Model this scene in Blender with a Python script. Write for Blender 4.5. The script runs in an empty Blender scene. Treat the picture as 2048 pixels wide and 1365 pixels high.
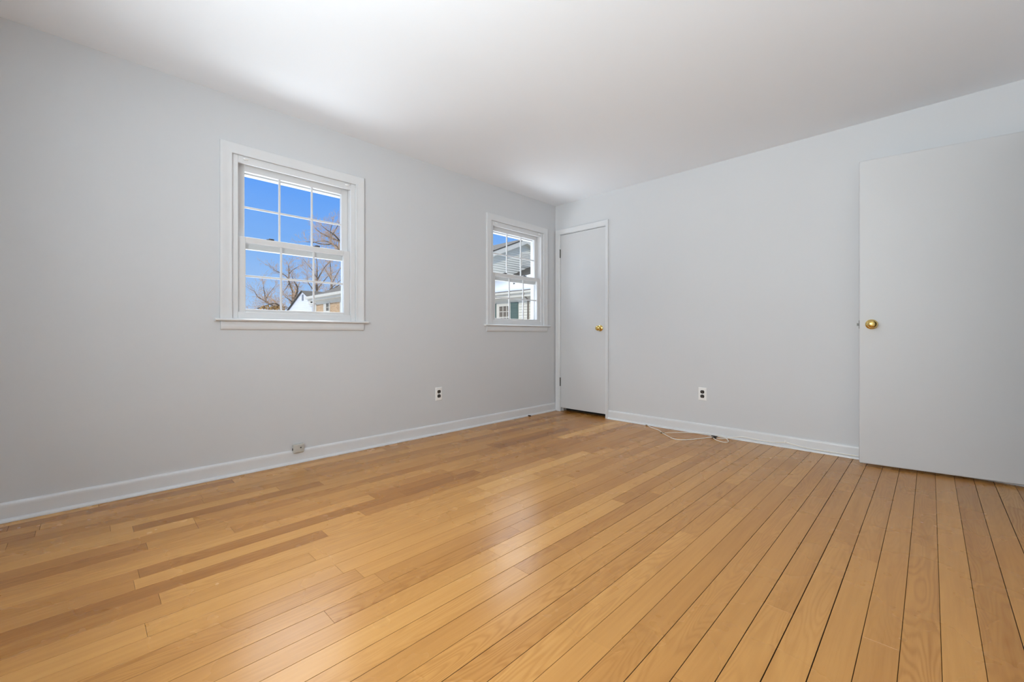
import bpy, bmesh, math, random
from mathutils import Vector, Matrix

# ------------------------------------------------------------------ camera
S = bpy.context.scene
COL = S.collection
CAM = (3.112, -3.871, 0.8866)
YAW = math.radians(44.66)
cd = bpy.data.cameras.new('camera'); cam = bpy.data.objects.new('camera', cd); COL.objects.link(cam)
cam.location = CAM; cam.rotation_euler = (math.radians(90), 0, YAW)
cd.sensor_fit = 'HORIZONTAL'; cd.sensor_width = 36.0; cd.lens = 847.0 / 2048.0 * 36.0
cd.shift_y = -13.5 / 2048.0; cd.clip_start = 0.02; cd.clip_end = 400
S.camera = cam

# ------------------------------------------------------------------ exposure
S.view_settings.view_transform = 'Standard'; S.view_settings.look = 'None'
S.view_settings.gamma = 1.0; S.view_settings.exposure = 0.0
try: S.view_settings.use_curve_mapping = False
except Exception: pass
S.cycles.max_bounces = 16; S.cycles.diffuse_bounces = 10; S.cycles.transparent_max_bounces = 24
S.cycles.sample_clamp_indirect = 6.0

# ------------------------------------------------------------------ sky
GLOW_DIR = Vector((-0.55, -0.15, 0.82)).normalized()
GLOW = 2.4
HIGH = 0.5
SKY_LOBE_DIR = Vector((-0.78, 0.52, 0.62)).normalized()      # added bright sky lobe, out of view, to reflect in the floor
SKY_LOBE = 6.5
w = bpy.data.worlds.new('sky'); S.world = w; w.use_nodes = True
nt = w.node_tree; nt.nodes.clear()
N = lambda t: nt.nodes.new(t)
tc = N('ShaderNodeTexCoord'); sep = N('ShaderNodeSeparateXYZ'); nt.links.new(tc.outputs['Generated'], sep.inputs[0])
ramp = N('ShaderNodeValToRGB'); nt.links.new(sep.outputs['Z'], ramp.inputs[0])
cr = ramp.color_ramp
cr.elements[0].position = 0.0; cr.elements[0].color = (0.50, 0.68, 0.93, 1)
cr.elements.new(0.05).color = (0.43, 0.62, 0.93, 1)
cr.elements[1].position = 1.0; cr.elements[1].color = (0.12, 0.33, 0.85, 1)
for p, c in ((0.12, (0.32, 0.545, 0.94, 1)), (0.20, (0.21, 0.46, 0.96, 1)), (0.30, (0.12, 0.37, 0.98, 1)), (0.42, (0.30, 0.48, 0.90, 1)), (0.55, (0.45, 0.55, 0.75, 1))):
    e = cr.elements.new(p); e.color = c
dot = N('ShaderNodeVectorMath'); dot.operation = 'DOT_PRODUCT'
nt.links.new(tc.outputs['Generated'], dot.inputs[0]); dot.inputs[1].default_value = GLOW_DIR
gl = N('ShaderNodeMapRange'); gl.interpolation_type = 'SMOOTHERSTEP'
nt.links.new(dot.outputs['Value'], gl.inputs[0])
gl.inputs[1].default_value = 0.77; gl.inputs[2].default_value = 0.98; gl.inputs[3].default_value = 0.0; gl.inputs[4].default_value = GLOW
hi = N('ShaderNodeMapRange'); hi.interpolation_type = 'SMOOTHSTEP'          # white brightening added high in the sky, outside the view
nt.links.new(sep.outputs['Z'], hi.inputs[0])
hi.inputs[1].default_value = 0.36; hi.inputs[2].default_value = 0.62; hi.inputs[3].default_value = 0.0; hi.inputs[4].default_value = HIGH
dot2 = N('ShaderNodeVectorMath'); dot2.operation = 'DOT_PRODUCT'
nt.links.new(tc.outputs['Generated'], dot2.inputs[0]); dot2.inputs[1].default_value = SKY_LOBE_DIR
b1 = N('ShaderNodeMapRange'); b1.interpolation_type = 'SMOOTHSTEP'; nt.links.new(dot2.outputs['Value'], b1.inputs[0])
b1.inputs[1].default_value = 0.84; b1.inputs[2].default_value = 0.95; b1.inputs[3].default_value = 0.0; b1.inputs[4].default_value = SKY_LOBE
b2 = N('ShaderNodeMapRange'); b2.interpolation_type = 'SMOOTHSTEP'; nt.links.new(sep.outputs['Z'], b2.inputs[0])
b2.inputs[1].default_value = 0.325; b2.inputs[2].default_value = 0.40; b2.inputs[3].default_value = 0.0; b2.inputs[4].default_value = 1.0
bm_ = N('ShaderNodeMath'); bm_.operation = 'MULTIPLY_ADD'
nt.links.new(b1.outputs[0], bm_.inputs[0]); nt.links.new(b2.outputs[0], bm_.inputs[1]); nt.links.new(hi.outputs[0], bm_.inputs[2])
add = N('ShaderNodeMath'); add.operation = 'ADD'
nt.links.new(gl.outputs[0], add.inputs[0]); nt.links.new(bm_.outputs[0], add.inputs[1])
bg1 = N('ShaderNodeBackground'); nt.links.new(ramp.outputs[0], bg1.inputs[0]); bg1.inputs[1].default_value = 1.0
bg2 = N('ShaderNodeBackground'); bg2.inputs[0].default_value = (0.97, 0.98, 0.99, 1); nt.links.new(add.outputs[0], bg2.inputs[1])
ad = N('ShaderNodeAddShader'); out = N('ShaderNodeOutputWorld')
nt.links.new(bg1.outputs[0], ad.inputs[0]); nt.links.new(bg2.outputs[0], ad.inputs[1]); nt.links.new(ad.outputs[0], out.inputs[0])

# ------------------------------------------------------------------ sun, added lamps and window portals
ADDED_WIN = (1.90, 2.92)  # unseen windows added behind the camera to let lamp light in
def light(name, kind, loc, direction, **kw):
    ld = bpy.data.lights.new(name, kind)
    o = bpy.data.objects.new(name, ld); COL.objects.link(o); o.location = loc
    o.rotation_euler = Vector(direction).to_track_quat('-Z', 'Y').to_euler()
    for k, v in kw.items(): setattr(ld, k, v)
    return o
light('sun', 'SUN', (0, -30, 30), (-0.44, 0.72, -0.53), energy=2.3, angle=math.radians(0.6), color=(1.0, 0.95, 0.86))
for xc in ADDED_WIN:                      # lamps added to light the room, outside the added rear windows
    light('added_fill', 'AREA', (xc, -4.76, 1.48), (0, 1, 0.55), shape='RECTANGLE', size=0.72, size_y=1.0, energy=83.0, color=(0.915, 0.97, 0.995))
for yc in (-2.817, -0.621):            # added lamps standing in for high sky and snow light, aimed through the visible windows
    for z, dx, pw_ in ((4.9, -2.7, 80.0), (-0.25, -1.6, 68.0 if yc < -1 else 56.0)):
        p = Vector((dx, yc, z))
        light('added_fill', 'AREA', p, Vector((0.0, yc, 1.5)) - p, shape='RECTANGLE', size=2.0, size_y=1.3, energy=pw_, color=(0.95, 0.98, 1.0))
for i, yc in enumerate((-2.817, -0.621)):
    p = light('daylight_portal', 'AREA', (-0.20, yc, 1.48), (1, 0, 0), shape='RECTANGLE', size=0.84, size_y=1.05)
    p.rotation_euler = (math.radians(90), 0, math.radians(-90)); p.data.cycles.is_portal = True

# ------------------------------------------------------------------ materials
def new_mat(name):
    m = bpy.data.materials.new(name); m.use_nodes = True
    return m, m.node_tree, m.node_tree.nodes['Principled BSDF']
def mat(name, col, rough=0.5, metal=0.0, var=0.03, scale=6.0, bump=0.0, bscale=200.0, spec=0.5, coat=0.0):
    m, t, b = new_mat(name)
    tc = t.nodes.new('ShaderNodeTexCoord')
    n = t.nodes.new('ShaderNodeTexNoise'); n.inputs['Scale'].default_value = scale; n.inputs['Detail'].default_value = 3
    t.links.new(tc.outputs['Object'], n.inputs['Vector'])
    mr = t.nodes.new('ShaderNodeMapRange'); mr.inputs[1].default_value = 0.3; mr.inputs[2].default_value = 0.7
    mr.inputs[3].default_value = 1 - var; mr.inputs[4].default_value = 1 + var
    t.links.new(n.outputs[0], mr.inputs[0])
    mx = t.nodes.new('ShaderNodeVectorMath'); mx.operation = 'SCALE'
    mx.inputs[0].default_value = col; t.links.new(mr.outputs[0], mx.inputs['Scale'])
    t.links.new(mx.outputs[0], b.inputs['Base Color'])
    b.inputs['Roughness'].default_value = rough; b.inputs['Metallic'].default_value = metal
    b.inputs['Specular IOR Level'].default_value = spec; b.inputs['Coat Weight'].default_value = coat
    if bump:
        n2 = t.nodes.new('ShaderNodeTexNoise'); n2.inputs['Scale'].default_value = bscale; n2.inputs['Detail'].default_value = 2
        t.links.new(tc.outputs['Object'], n2.inputs['Vector'])
        bp = t.nodes.new('ShaderNodeBump'); bp.inputs['Strength'].default_value = bump; bp.inputs['Distance'].default_value = 0.002
        t.links.new(n2.outputs[0], bp.inputs['Height']); t.links.new(bp.outputs[0], b.inputs['Normal'])
    return m
M = {}
M['wall'] = mat('light_grey_wall_paint', (0.60, 0.613, 0.628), 0.62, var=0.006, scale=1.3, bump=0.05, bscale=90, spec=0.3)
M['ceiling'] = mat('white_ceiling_paint', (0.855, 0.895, 0.94), 0.75, var=0.006, scale=1.0, bump=0.05, bscale=70, spec=0.2)
M['trim'] = mat('white_gloss_trim_paint', (0.67, 0.682, 0.695), 0.32, var=0.012, scale=9, bump=0.04, bscale=60)
M['door'] = mat('white_door_paint', (0.595, 0.603, 0.612), 0.45, var=0.008, scale=2, bump=0.06, bscale=110)
M['vinyl'] = mat('white_window_vinyl', (0.65, 0.655, 0.66), 0.35, var=0.01)
M['plate'] = mat('white_cover_plate_plastic', (0.85, 0.85, 0.84), 0.3, var=0.01)
M['black'] = mat('black_socket_plastic', (0.012, 0.011, 0.011), 0.35, var=0.2)
M['slot'] = mat('grey_slot_metal', (0.28, 0.28, 0.28), 0.4, 0.6, var=0.1)
M['jack'] = mat('aged_ivory_jack_plastic', (0.50, 0.49, 0.45), 0.5, var=0.05, scale=60)
M['dark'] = mat('dark_recess', (0.02, 0.018, 0.016), 0.8, var=0.2)
M['brass'] = mat('polished_brass', (0.83, 0.60, 0.20), 0.16, 1.0, var=0.06, scale=40)
M['steel'] = mat('dull_hinge_steel', (0.13, 0.125, 0.115), 0.4, 0.9, var=0.15, scale=50)
M['cord'] = mat('white_cable_jacket', (0.84, 0.81, 0.74), 0.4, var=0.03)
M['nut'] = mat('nickel_connector', (0.35, 0.29, 0.2), 0.35, 0.9, var=0.2, scale=80)
M['lock'] = mat('grey_sash_lock', (0.10, 0.10, 0.11), 0.4, 0.3, var=0.1)
M['stub'] = mat('dark_brown_rubber', (0.05, 0.025, 0.015), 0.5, var=0.2)

def glass_mat():
    m = bpy.data.materials.new('clear_window_glass'); m.use_nodes = True
    t = m.node_tree; t.nodes.clear()
    o = t.nodes.new('ShaderNodeOutputMaterial'); mx = t.nodes.new('ShaderNodeMixShader')
    tr = t.nodes.new('ShaderNodeBsdfTransparent'); tr.inputs[0].default_value = (0.97, 0.98, 0.98, 1)
    g = t.nodes.new('ShaderNodeBsdfGlossy'); g.inputs['Roughness'].default_value = 0.02
    lw = t.nodes.new('ShaderNodeLayerWeight'); lw.inputs[0].default_value = 0.5
    pw = t.nodes.new('ShaderNodeMath'); pw.operation = 'POWER'; pw.inputs[1].default_value = 5.0; t.links.new(lw.outputs['Facing'], pw.inputs[0])
    f = t.nodes.new('ShaderNodeMath'); f.operation = 'MULTIPLY_ADD'; f.inputs[1].default_value = 0.5; f.inputs[2].default_value = 0.022; t.links.new(pw.outputs[0], f.inputs[0])
    n = t.nodes.new('ShaderNodeTexNoise'); n.inputs['Scale'].default_value = 3
    bp = t.nodes.new('ShaderNodeBump'); bp.inputs['Strength'].default_value = 0.01
    t.links.new(n.outputs[0], bp.inputs['Height']); t.links.new(bp.outputs[0], g.inputs['Normal'])
    t.links.new(f.outputs[0], mx.inputs[0]); t.links.new(tr.outputs[0], mx.inputs[1]); t.links.new(g.outputs[0], mx.inputs[2])
    t.links.new(mx.outputs[0], o.inputs[0]); return m
M['glass'] = glass_mat()

def siding_mat(name, col, course, rough=0.6):
    """lap siding: a fine shade variation per course; the laps themselves are geometry"""
    return mat(name, col, rough, var=0.03, scale=1.5)
def brick_mat():
    m, t, b = new_mat('tan_brick'); tc = t.nodes.new('ShaderNodeTexCoord')
    mp = t.nodes.new('ShaderNodeMapping'); mp.inputs['Rotation'].default_value = (math.radians(90), 0, 0)
    br = t.nodes.new('ShaderNodeTexBrick'); t.links.new(tc.outputs['Object'], mp.inputs[0]); t.links.new(mp.outputs[0], br.inputs[0])
    br.inputs['Color1'].default_value = (0.60, 0.39, 0.20, 1); br.inputs['Color2'].default_value = (0.47, 0.28, 0.135, 1)
    br.inputs['Mortar'].default_value = (0.55, 0.45, 0.34, 1); br.inputs['Scale'].default_value = 1.0
    br.inputs['Brick Width'].default_value = 0.21; br.inputs['Row Height'].default_value = 0.068; br.inputs['Mortar Size'].default_value = 0.009
    t.links.new(br.outputs['Color'], b.inputs['Base Color']); b.inputs['Roughness'].default_value = 0.85
    return m
M['brick'] = brick_mat()
M['siding_white'] = siding_mat('white_lap_siding', (0.70, 0.69, 0.71), 0.12)
M['siding_cream'] = siding_mat('cream_lap_siding', (0.70, 0.67, 0.57), 0.12)
M['ext_trim'] = mat('off_white_exterior_trim', (0.64, 0.60, 0.51), 0.5, var=0.03)
M['shingle'] = mat('brown_asphalt_shingles', (0.065, 0.055, 0.042), 0.9, var=0.25, scale=18)
M['shutter'] = mat('green_shutter_paint', (0.085, 0.13, 0.11), 0.5, var=0.05)
M['blind'] = mat('taupe_window_blind', (0.16, 0.13, 0.10), 0.6, var=0.1)
M['snow'] = mat('settled_snow', (0.56, 0.59, 0.62), 0.7, var=0.03, scale=2, bump=0.3, bscale=8)
M['bark'] = mat('grey_brown_bark', (0.10, 0.075, 0.05), 0.9, var=0.3, scale=5)
M['twig'] = mat('pale_tan_twigs', (0.46, 0.32, 0.21), 0.85, var=0.25, scale=3)
M['hedge'] = mat('russet_hedge_leaves', (0.30, 0.18, 0.06), 0.8, var=0.3, scale=4)

def floor_mat():
    m, t, b = new_mat('oak_strip_flooring'); L = t.links.new
    def n(k, **kw):
        x = t.nodes.new(k)
        for a, v in kw.items():
            if hasattr(x, a): setattr(x, a, v)
        return x
    def math_(op, a, b_=None, c=None):
        x = n('ShaderNodeMath', operation=op)
        for i, v in enumerate((a, b_, c)):
            if v is None: continue
            if isinstance(v, (int, float)): x.inputs[i].default_value = v
            else: L(v, x.inputs[i])
        return x.outputs[0]
    tc = n('ShaderNodeTexCoord'); at = n('ShaderNodeAttribute', attribute_name='board')
    sp = n('ShaderNodeSeparateXYZ'); L(tc.outputs['Object'], sp.inputs[0])
    sa = n('ShaderNodeSeparateColor'); L(at.outputs['Color'], sa.inputs[0])
    tone, seed, fig = sa.outputs[0], sa.outputs[1], sa.outputs[2]
    def coords(sx, sy, k):
        c = n('ShaderNodeCombineXYZ')
        L(math_('MULTIPLY', sp.outputs['X'], sx), c.inputs[0])
        L(math_('MULTIPLY_ADD', seed, 71.3, math_('MULTIPLY', sp.outputs['Y'], sy)), c.inputs[1])
        L(math_('MULTIPLY', seed, k), c.inputs[2]); return c.outputs[0]
    n2 = n('ShaderNodeTexNoise'); n2.inputs['Scale'].default_value = 1.0; n2.inputs['Detail'].default_value = 3
    L(coords(80.0, 2.6, 97.0), n2.inputs['Vector'])
    # cathedral figure: contour lines of a stretched noise
    n1 = n('ShaderNodeTexNoise'); n1.inputs['Scale'].default_value = 1.0; n1.inputs['Detail'].default_value = 1.5; n1.inputs['Roughness'].default_value = 0.4
    L(coords(13.0, 1.5, 211.0), n1.inputs['Vector'])
    ring = math_('SINE', math_('ADD', math_('MULTIPLY', n1.outputs[0], 120.0), math_('MULTIPLY', n2.outputs[0], 3.0)))
    ring = math_('MULTIPLY_ADD', ring, 0.5, 0.5)
    ring = math_('POWER', ring, 1.6)
    # straight fine grain and pores
    n3 = n('ShaderNodeTexNoise'); n3.inputs['Scale'].default_value = 1.0; n3.inputs['Detail'].default_value = 2
    L(coords(260.0, 12.0, 53.0), n3.inputs['Vector'])
    pore = n('ShaderNodeMapRange'); pore.inputs[1].default_value = 0.58; pore.inputs[2].default_value = 0.72; L(n3.outputs[0], pore.inputs[0])
    n4 = n('ShaderNodeTexNoise'); n4.inputs['Scale'].default_value = 1.0; n4.inputs['Detail'].default_value = 2
    L(coords(14.0, 0.9, 31.0), n4.inputs['Vector'])
    # darkness of grain 0..1
    g = math_('MULTIPLY', math_('MULTIPLY', ring, fig), 0.20)
    g = math_('ADD', g, math_('MULTIPLY', n2.outputs[0], 0.34))
    g = math_('ADD', g, math_('MULTIPLY', pore.outputs[0], 0.05))
    g = math_('ADD', g, math_('MULTIPLY', math_('SUBTRACT', n4.outputs[0], 0.5), 0.35))
    rp = n('ShaderNodeValToRGB'); L(math_('ADD', math_('MULTIPLY', g, 0.62), tone), rp.inputs[0])
    r = rp.color_ramp
    r.elements[0].position = 0.0; r.elements[0].color = (0.72, 0.405, 0.130, 1)
    r.elements[1].position = 1.0; r.elements[1].color = (0.18, 0.062, 0.012, 1)
    e = r.elements.new(0.35); e.color = (0.525, 0.258, 0.070, 1)
    e = r.elements.new(0.65); e.color = (0.355, 0.150, 0.033, 1)
    L(rp.outputs[0], b.inputs['Base Color'])
    n5 = n('ShaderNodeTexNoise'); n5.inputs['Scale'].default_value = 2.2; n5.inputs['Detail'].default_value = 4; L(tc.outputs['Object'], n5.inputs['Vector'])
    rr = n('ShaderNodeMapRange'); rr.inputs[1].default_value = 0.3; rr.inputs[2].default_value = 0.7; rr.inputs[3].default_value = 0.22; rr.inputs[4].default_value = 0.33
    L(n5.outputs[0], rr.inputs[0]); L(rr.outputs[0], b.inputs['Roughness'])
    b.inputs['Specular IOR Level'].default_value = 0.34
    return m
M['floor'] = floor_mat()
M['gap'] = mat('dark_board_gap', (0.06, 0.026, 0.010), 0.9, var=0.2)

# ------------------------------------------------------------------ mesh helpers
ORG = {}
def obj(name, bm, m, parent=None, origin=None, smooth=False, kind=None, label=None, cat=None, group=None, bevel=0.0, auto=None):
    """one mesh object from world-space geometry; its origin is the origin of its thing"""
    o0 = ORG[parent.name] if parent else Vector(origin or (0, 0, 0))
    bmesh.ops.translate(bm, verts=bm.verts, vec=-o0)
    bmesh.ops.recalc_face_normals(bm, faces=bm.faces)
    if smooth:
        for f in bm.faces: f.smooth = True
    me = bpy.data.meshes.new(name); bm.to_mesh(me); bm.free()
    for x in (m if isinstance(m, (list, tuple)) else [m]): me.materials.append(x)
    o = bpy.data.objects.new(name, me); COL.objects.link(o)
    if parent: o.parent = parent
    else: o.location = o0
    ORG[o.name] = o0
    if bevel:
        bv = o.modifiers.new('bevel', 'BEVEL'); bv.width = bevel; bv.segments = 2; bv.limit_method = 'ANGLE'; bv.angle_limit = math.radians(40)
    if smooth and auto is None: auto = 40
    if auto:
        try: me.set_sharp_from_angle(angle=math.radians(auto))
        except Exception: pass
    tag(o, label, cat, group, kind); return o
def tag(o, label=None, cat=None, group=None, kind=None):
    if label: o['label'] = label
    if cat: o['category'] = cat
    if group: o['group'] = group
    if kind: o['kind'] = kind
def thing(name, loc, label=None, cat=None, group=None, kind=None):
    o = bpy.data.objects.new(name, None); COL.objects.link(o); o.location = loc; o.empty_display_size = 0.1
    ORG[o.name] = Vector(loc); tag(o, label, cat, group, kind); return o
def box(bm, lo, hi, mi=0):
    x0, y0, z0 = lo; x1, y1, z1 = hi
    v = [bm.verts.new(p) for p in ((x0,y0,z0),(x1,y0,z0),(x1,y1,z0),(x0,y1,z0),(x0,y0,z1),(x1,y0,z1),(x1,y1,z1),(x0,y1,z1))]
    for q in ((3,2,1,0),(4,5,6,7),(0,1,5,4),(1,2,6,5),(2,3,7,6),(3,0,4,7)):
        bm.faces.new([v[i] for i in q]).material_index = mi
def boxes(*bs):
    bm = bmesh.new()
    for b in bs: box(bm, *b)
    return bm
def prism(bm, pts, vec, mi=0):
    """closed polygon pts (3-D) pushed along vec"""
    a = [bm.verts.new(p) for p in pts]; b = [bm.verts.new(Vector(p) + Vector(vec)) for p in pts]
    n = len(a)
    bm.faces.new(a[::-1]).material_index = mi; bm.faces.new(b).material_index = mi
    for i in range(n): bm.faces.new((a[i], a[(i+1) % n], b[(i+1) % n], b[i])).material_index = mi
def loft(bm, rings, closed=True, caps=True):
    """rings of equal count joined one to the next"""
    R = [[bm.verts.new(p) for p in r] for r in rings]; n = len(R[0])
    for a, b in zip(R, R[1:]):
        for i in range(n if closed else n - 1): bm.faces.new((a[i], a[(i+1) % n], b[(i+1) % n], b[i]))
    if caps and n > 2:
        bm.faces.new(R[0][::-1]); bm.faces.new(R[-1])
def tube(bm, pts, rad, sides=8, caps=True):
    pts = [Vector(p) for p in pts]; rings = []
    up = Vector((0.31, 0.17, 0.93)); prev = None
    for i, p in enumerate(pts):
        d = (pts[min(i+1, len(pts)-1)] - pts[max(i-1, 0)])
        d = d.normalized() if d.length > 1e-9 else Vector((0, 0, 1))
        if prev is None:
            a = d.cross(up); a = a.normalized() if a.length > 1e-4 else d.cross(Vector((1, 0, 0))).normalized()
        else:
            a = prev - d * prev.dot(d); a = a.normalized() if a.length > 1e-6 else d.cross(up).normalized()
        prev = a; b = d.cross(a); r = rad[i] if isinstance(rad, (list, tuple)) else rad
        rings.append([p + (a * math.cos(2*math.pi*k/sides) + b * math.sin(2*math.pi*k/sides)) * r for k in range(sides)])
    loft(bm, rings, True, caps)
def smooth_path(pts, n=6):
    pts = [Vector(p) for p in pts]; out_ = []
    for i in range(len(pts) - 1):
        p0 = pts[max(i-1, 0)]; p1 = pts[i]; p2 = pts[i+1]; p3 = pts[min(i+2, len(pts)-1)]
        for k in range(n):
            t = k / n
            out_.append(0.5*((2*p1)+(p2-p0)*t+(2*p0-5*p1+4*p2-p3)*t*t+(3*p1-p0-3*p2+p3)*t**3))
    out_.append(pts[-1]); return out_
def lathe(bm, prof, origin, axis, sides=32):
    """prof: (distance along axis, radius)"""
    ax = Vector(axis).normalized(); a = ax.orthogonal().normalized(); b = ax.cross(a); o = Vector(origin)
    loft(bm, [[o + ax*h + (a*math.cos(2*math.pi*k/sides) + b*math.sin(2*math.pi*k/sides))*max(r, 1e-4) for k in range(sides)] for h, r in prof])

# ------------------------------------------------------------------ room shell
RX, RY, RZ = 3.54, -4.50, 2.38          # right wall x, rear wall y, ceiling z
WT = 0.17                               # outer wall thickness
WIN = (-2.817, -0.621)                  # window centres along the wall
rnd = random.Random(7)

# floor: oak strips running along the window wall, one mesh
def floor():
    bm = bmesh.new(); lay = bm.loops.layers.float_color.new('board')
    W = 0.0826; x = -0.005; hall = RX + 1.3
    while x < hall:
        y = RY - rnd.uniform(0.0, 1.8); t = min(1, max(0, (x - 0.9) / 1.6))
        gx = 0.00035 + 0.0004*rnd.random() + t*(0.0006*rnd.random() + 0.0003)
        while y < 0.78:
            ln = (rnd.choice((0.45, 0.6, 0.8, 0.95, 1.1, 1.3, 1.6, 0.7)) + 0.7*t) * rnd.uniform(0.85, 1.15)
            y1 = y + ln
            a, b = max(y, RY), min(y1, 0.78)
            tone = rnd.choice((0.14, 0.22, 0.27, 0.32, 0.36, 0.42, 0.31, 0.26)) + rnd.uniform(-0.05, 0.05)
            tone += 0.05 * (1 - t); tone += rnd.choice((-0.10, 0.0, 0.03, 0.13)) * (1 - t)
            tone += (0.30 - tone)*0.45*t; c = (max(0.0, tone), rnd.random(), rnd.choice((0.08, 0.3, 0.6, 0.95)), 1)
            if b - a > 0.02:
                g2 = gx * rnd.uniform(0.6, 1.0); dz = rnd.uniform(-0.00006, 0.00006); h = 0.0006
                gl_ = gx * rnd.uniform(0.5, 1.0)
                P = [(x+gl_, a+0.0003), (x+W-g2, a+0.0003), (x+W-g2, b-0.0003), (x+gl_, b-0.0003)]
                I = [(x+gl_+h, a+h), (x+W-g2-h, a+h), (x+W-g2-h, b-h), (x+gl_+h, b-h)]
                vt = [bm.verts.new((p[0], p[1], dz)) for p in I]; vm = [bm.verts.new((p[0], p[1], dz-0.0006)) for p in P]
                vb = [bm.verts.new((p[0], p[1], -0.012)) for p in P]
                fs = [bm.faces.new(vt)]
                for i in range(4):
                    j = (i+1) % 4
                    fs.append(bm.faces.new((vm[i], vm[j], vt[j], vt[i])))
                    f = bm.faces.new((vb[i], vb[j], vm[j], vm[i])); f.material_index = 1
                for f in fs:
                    for l in f.loops: l[lay] = c
            y = y1
        x += W
    box(bm, (-WT, RY - 0.1, -0.06), (hall, 0.80, -0.010), 1)
    return obj('floor', bm, [M['floor'], M['gap']], kind='structure', label='honey oak strip floor with narrow dark gaps between boards', cat='floor')
floor()

def wall_cells(bm, axis, lo, hi, u0, u1, z0, z1, holes):
    """wall slab (normal along axis 0 or 1) with rectangular holes (u0,u1,z0,z1)"""
    us = sorted({u0, u1, *[h[0] for h in holes], *[h[1] for h in holes]}); zs = sorted({z0, z1, *[h[2] for h in holes], *[h[3] for h in holes]})
    for a, b in zip(us, us[1:]):
        for c, d in zip(zs, zs[1:]):
            if any(h[0] <= a and b <= h[1] and h[2] <= c and d <= h[3] for h in holes): continue
            if axis == 0: box(bm, (lo, a, c), (hi, b, d))
            else: box(bm, (a, lo, c), (b, hi, d))
    bmesh.ops.remove_doubles(bm, verts=bm.verts, dist=1e-5)
    seen = {}
    for f in list(bm.faces):
        k = tuple(sorted(v.index for v in f.verts))
    bm.verts.index_update()
    for f in bm.faces: seen.setdefault(tuple(sorted(v.index for v in f.verts)), []).append(f)
    bmesh.ops.delete(bm, geom=[f for fs in seen.values() if len(fs) > 1 for f in fs], context='FACES_ONLY')
bm = bmesh.new()
wall_cells(bm, 0, -WT, 0.0, RY - 0.1, 0.80, -0.06, RZ + 0.1, [(y-0.402, y+0.402, 0.97, 2.024) for y in WIN])
obj('wall_left', bm, M['wall'], kind='structure', label='pale grey wall with the two sash windows', cat='wall')
bm = bmesh.new()
wall_cells(bm, 1, 0.0, 0.11, 0.0, RX + 1.3, -0.009, RZ, [(0.070, 0.677, -0.009, 2.034)])
obj('wall_back', bm, M['wall'], kind='structure', label='pale grey wall with the narrow closet door', cat='wall')
bm = bmesh.new()
wall_cells(bm, 0, RX, RX + 0.11, RY, 0.0, -0.009, RZ, [(-0.84, -0.055, -0.009, 2.075)])
obj('wall_right', bm, M['wall'], kind='structure', label='pale grey wall where the big slab door is hung', cat='wall')
bm = bmesh.new()
wall_cells(bm, 1, RY - WT, RY, 0.0, RX + 1.3, -0.06, RZ, [(x-0.402, x+0.402, 0.97, 2.024) for x in ADDED_WIN])
obj('wall_rear', bm, M['wall'], kind='structure', label='pale grey wall with two added sash windows opposite the closet door', cat='wall')
obj('wall_hall', boxes(((RX + 1.2, RY, -0.009), (RX + 1.3, 0.0, RZ))), M['wall'], kind='structure', label='plain hall wall beyond the open doorway', cat='wall')
obj('closet_dark_block', boxes(((0.0, 0.115, -0.009), (0.9, 0.80, RZ))), M['dark'], kind='structure', label='solid dark block standing for closet shade behind the narrow door', cat='wall')  # dark-coloured block gives the gap under the door its shade
obj('sun_blocker', boxes(((-0.8, -7.6, 2.30), (RX + 1.3, RY - 0.12, 2.40))), M['ext_trim'], kind='structure', label='unseen slab added to keep the sun out of the windows behind the viewpoint', cat='porch roof')  # unseen slab added only to block sun from the rear windows
obj('ceiling', boxes(((-WT, RY - 0.1, RZ), (RX + 1.3, 0.80, RZ + 0.12))), M['ceiling'], kind='structure', label='smooth white painted ceiling', cat='ceiling')

# baseboards with a rounded top and a quarter-round shoe
BB = [(0.0, -0.0005), (0.013, -0.0005), (0.013, 0.070), (0.0125, 0.080), (0.010, 0.087), (0.006, 0.0905), (0.0, 0.0915)]
SH = [(0.0, 0.0), (0.016, 0.0), (0.0155, 0.006), (0.013, 0.0115), (0.0085, 0.0150), (0.0035, 0.0165), (0.0, 0.0165)]
def baseboard(name, p0, p1, nrm, label):
    p0, p1, n_ = Vector(p0), Vector(p1), Vector(nrm); th = None
    bm = bmesh.new(); prism(bm, [p0 + n_*a + Vector((0, 0, b)) for a, b in BB], p1 - p0)
    o = obj(name, bm, M['trim'], kind='structure', label=label, cat='baseboard', origin=p0, auto=35)
    for f in o.data.polygons: f.use_smooth = True
    bm = bmesh.new(); prism(bm, [p0 + n_*(0.013 + a) + Vector((0, 0, b + 0.0008)) for a, b in SH], p1 - p0)
    s_ = obj('shoe_moulding', bm, M['trim'], parent=o, auto=35)
    for f in s_.data.polygons: f.use_smooth = True
baseboard('baseboard_left', (0, RY, 0), (0, -0.002, 0), (1, 0, 0), 'white baseboard along the wall under both windows')
baseboard('baseboard_back', (0.713, 0, 0), (RX, 0, 0), (0, -1, 0), 'white baseboard along the closet door wall')
baseboard('baseboard_right', (RX, -0.92, 0), (RX, RY, 0), (-1, 0, 0), 'white baseboard beside the open doorway')
baseboard('baseboard_rear', (RX, RY, 0), (0.03, RY, 0), (0, 1, 0), 'white baseboard along the plain wall facing the closet')

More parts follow.
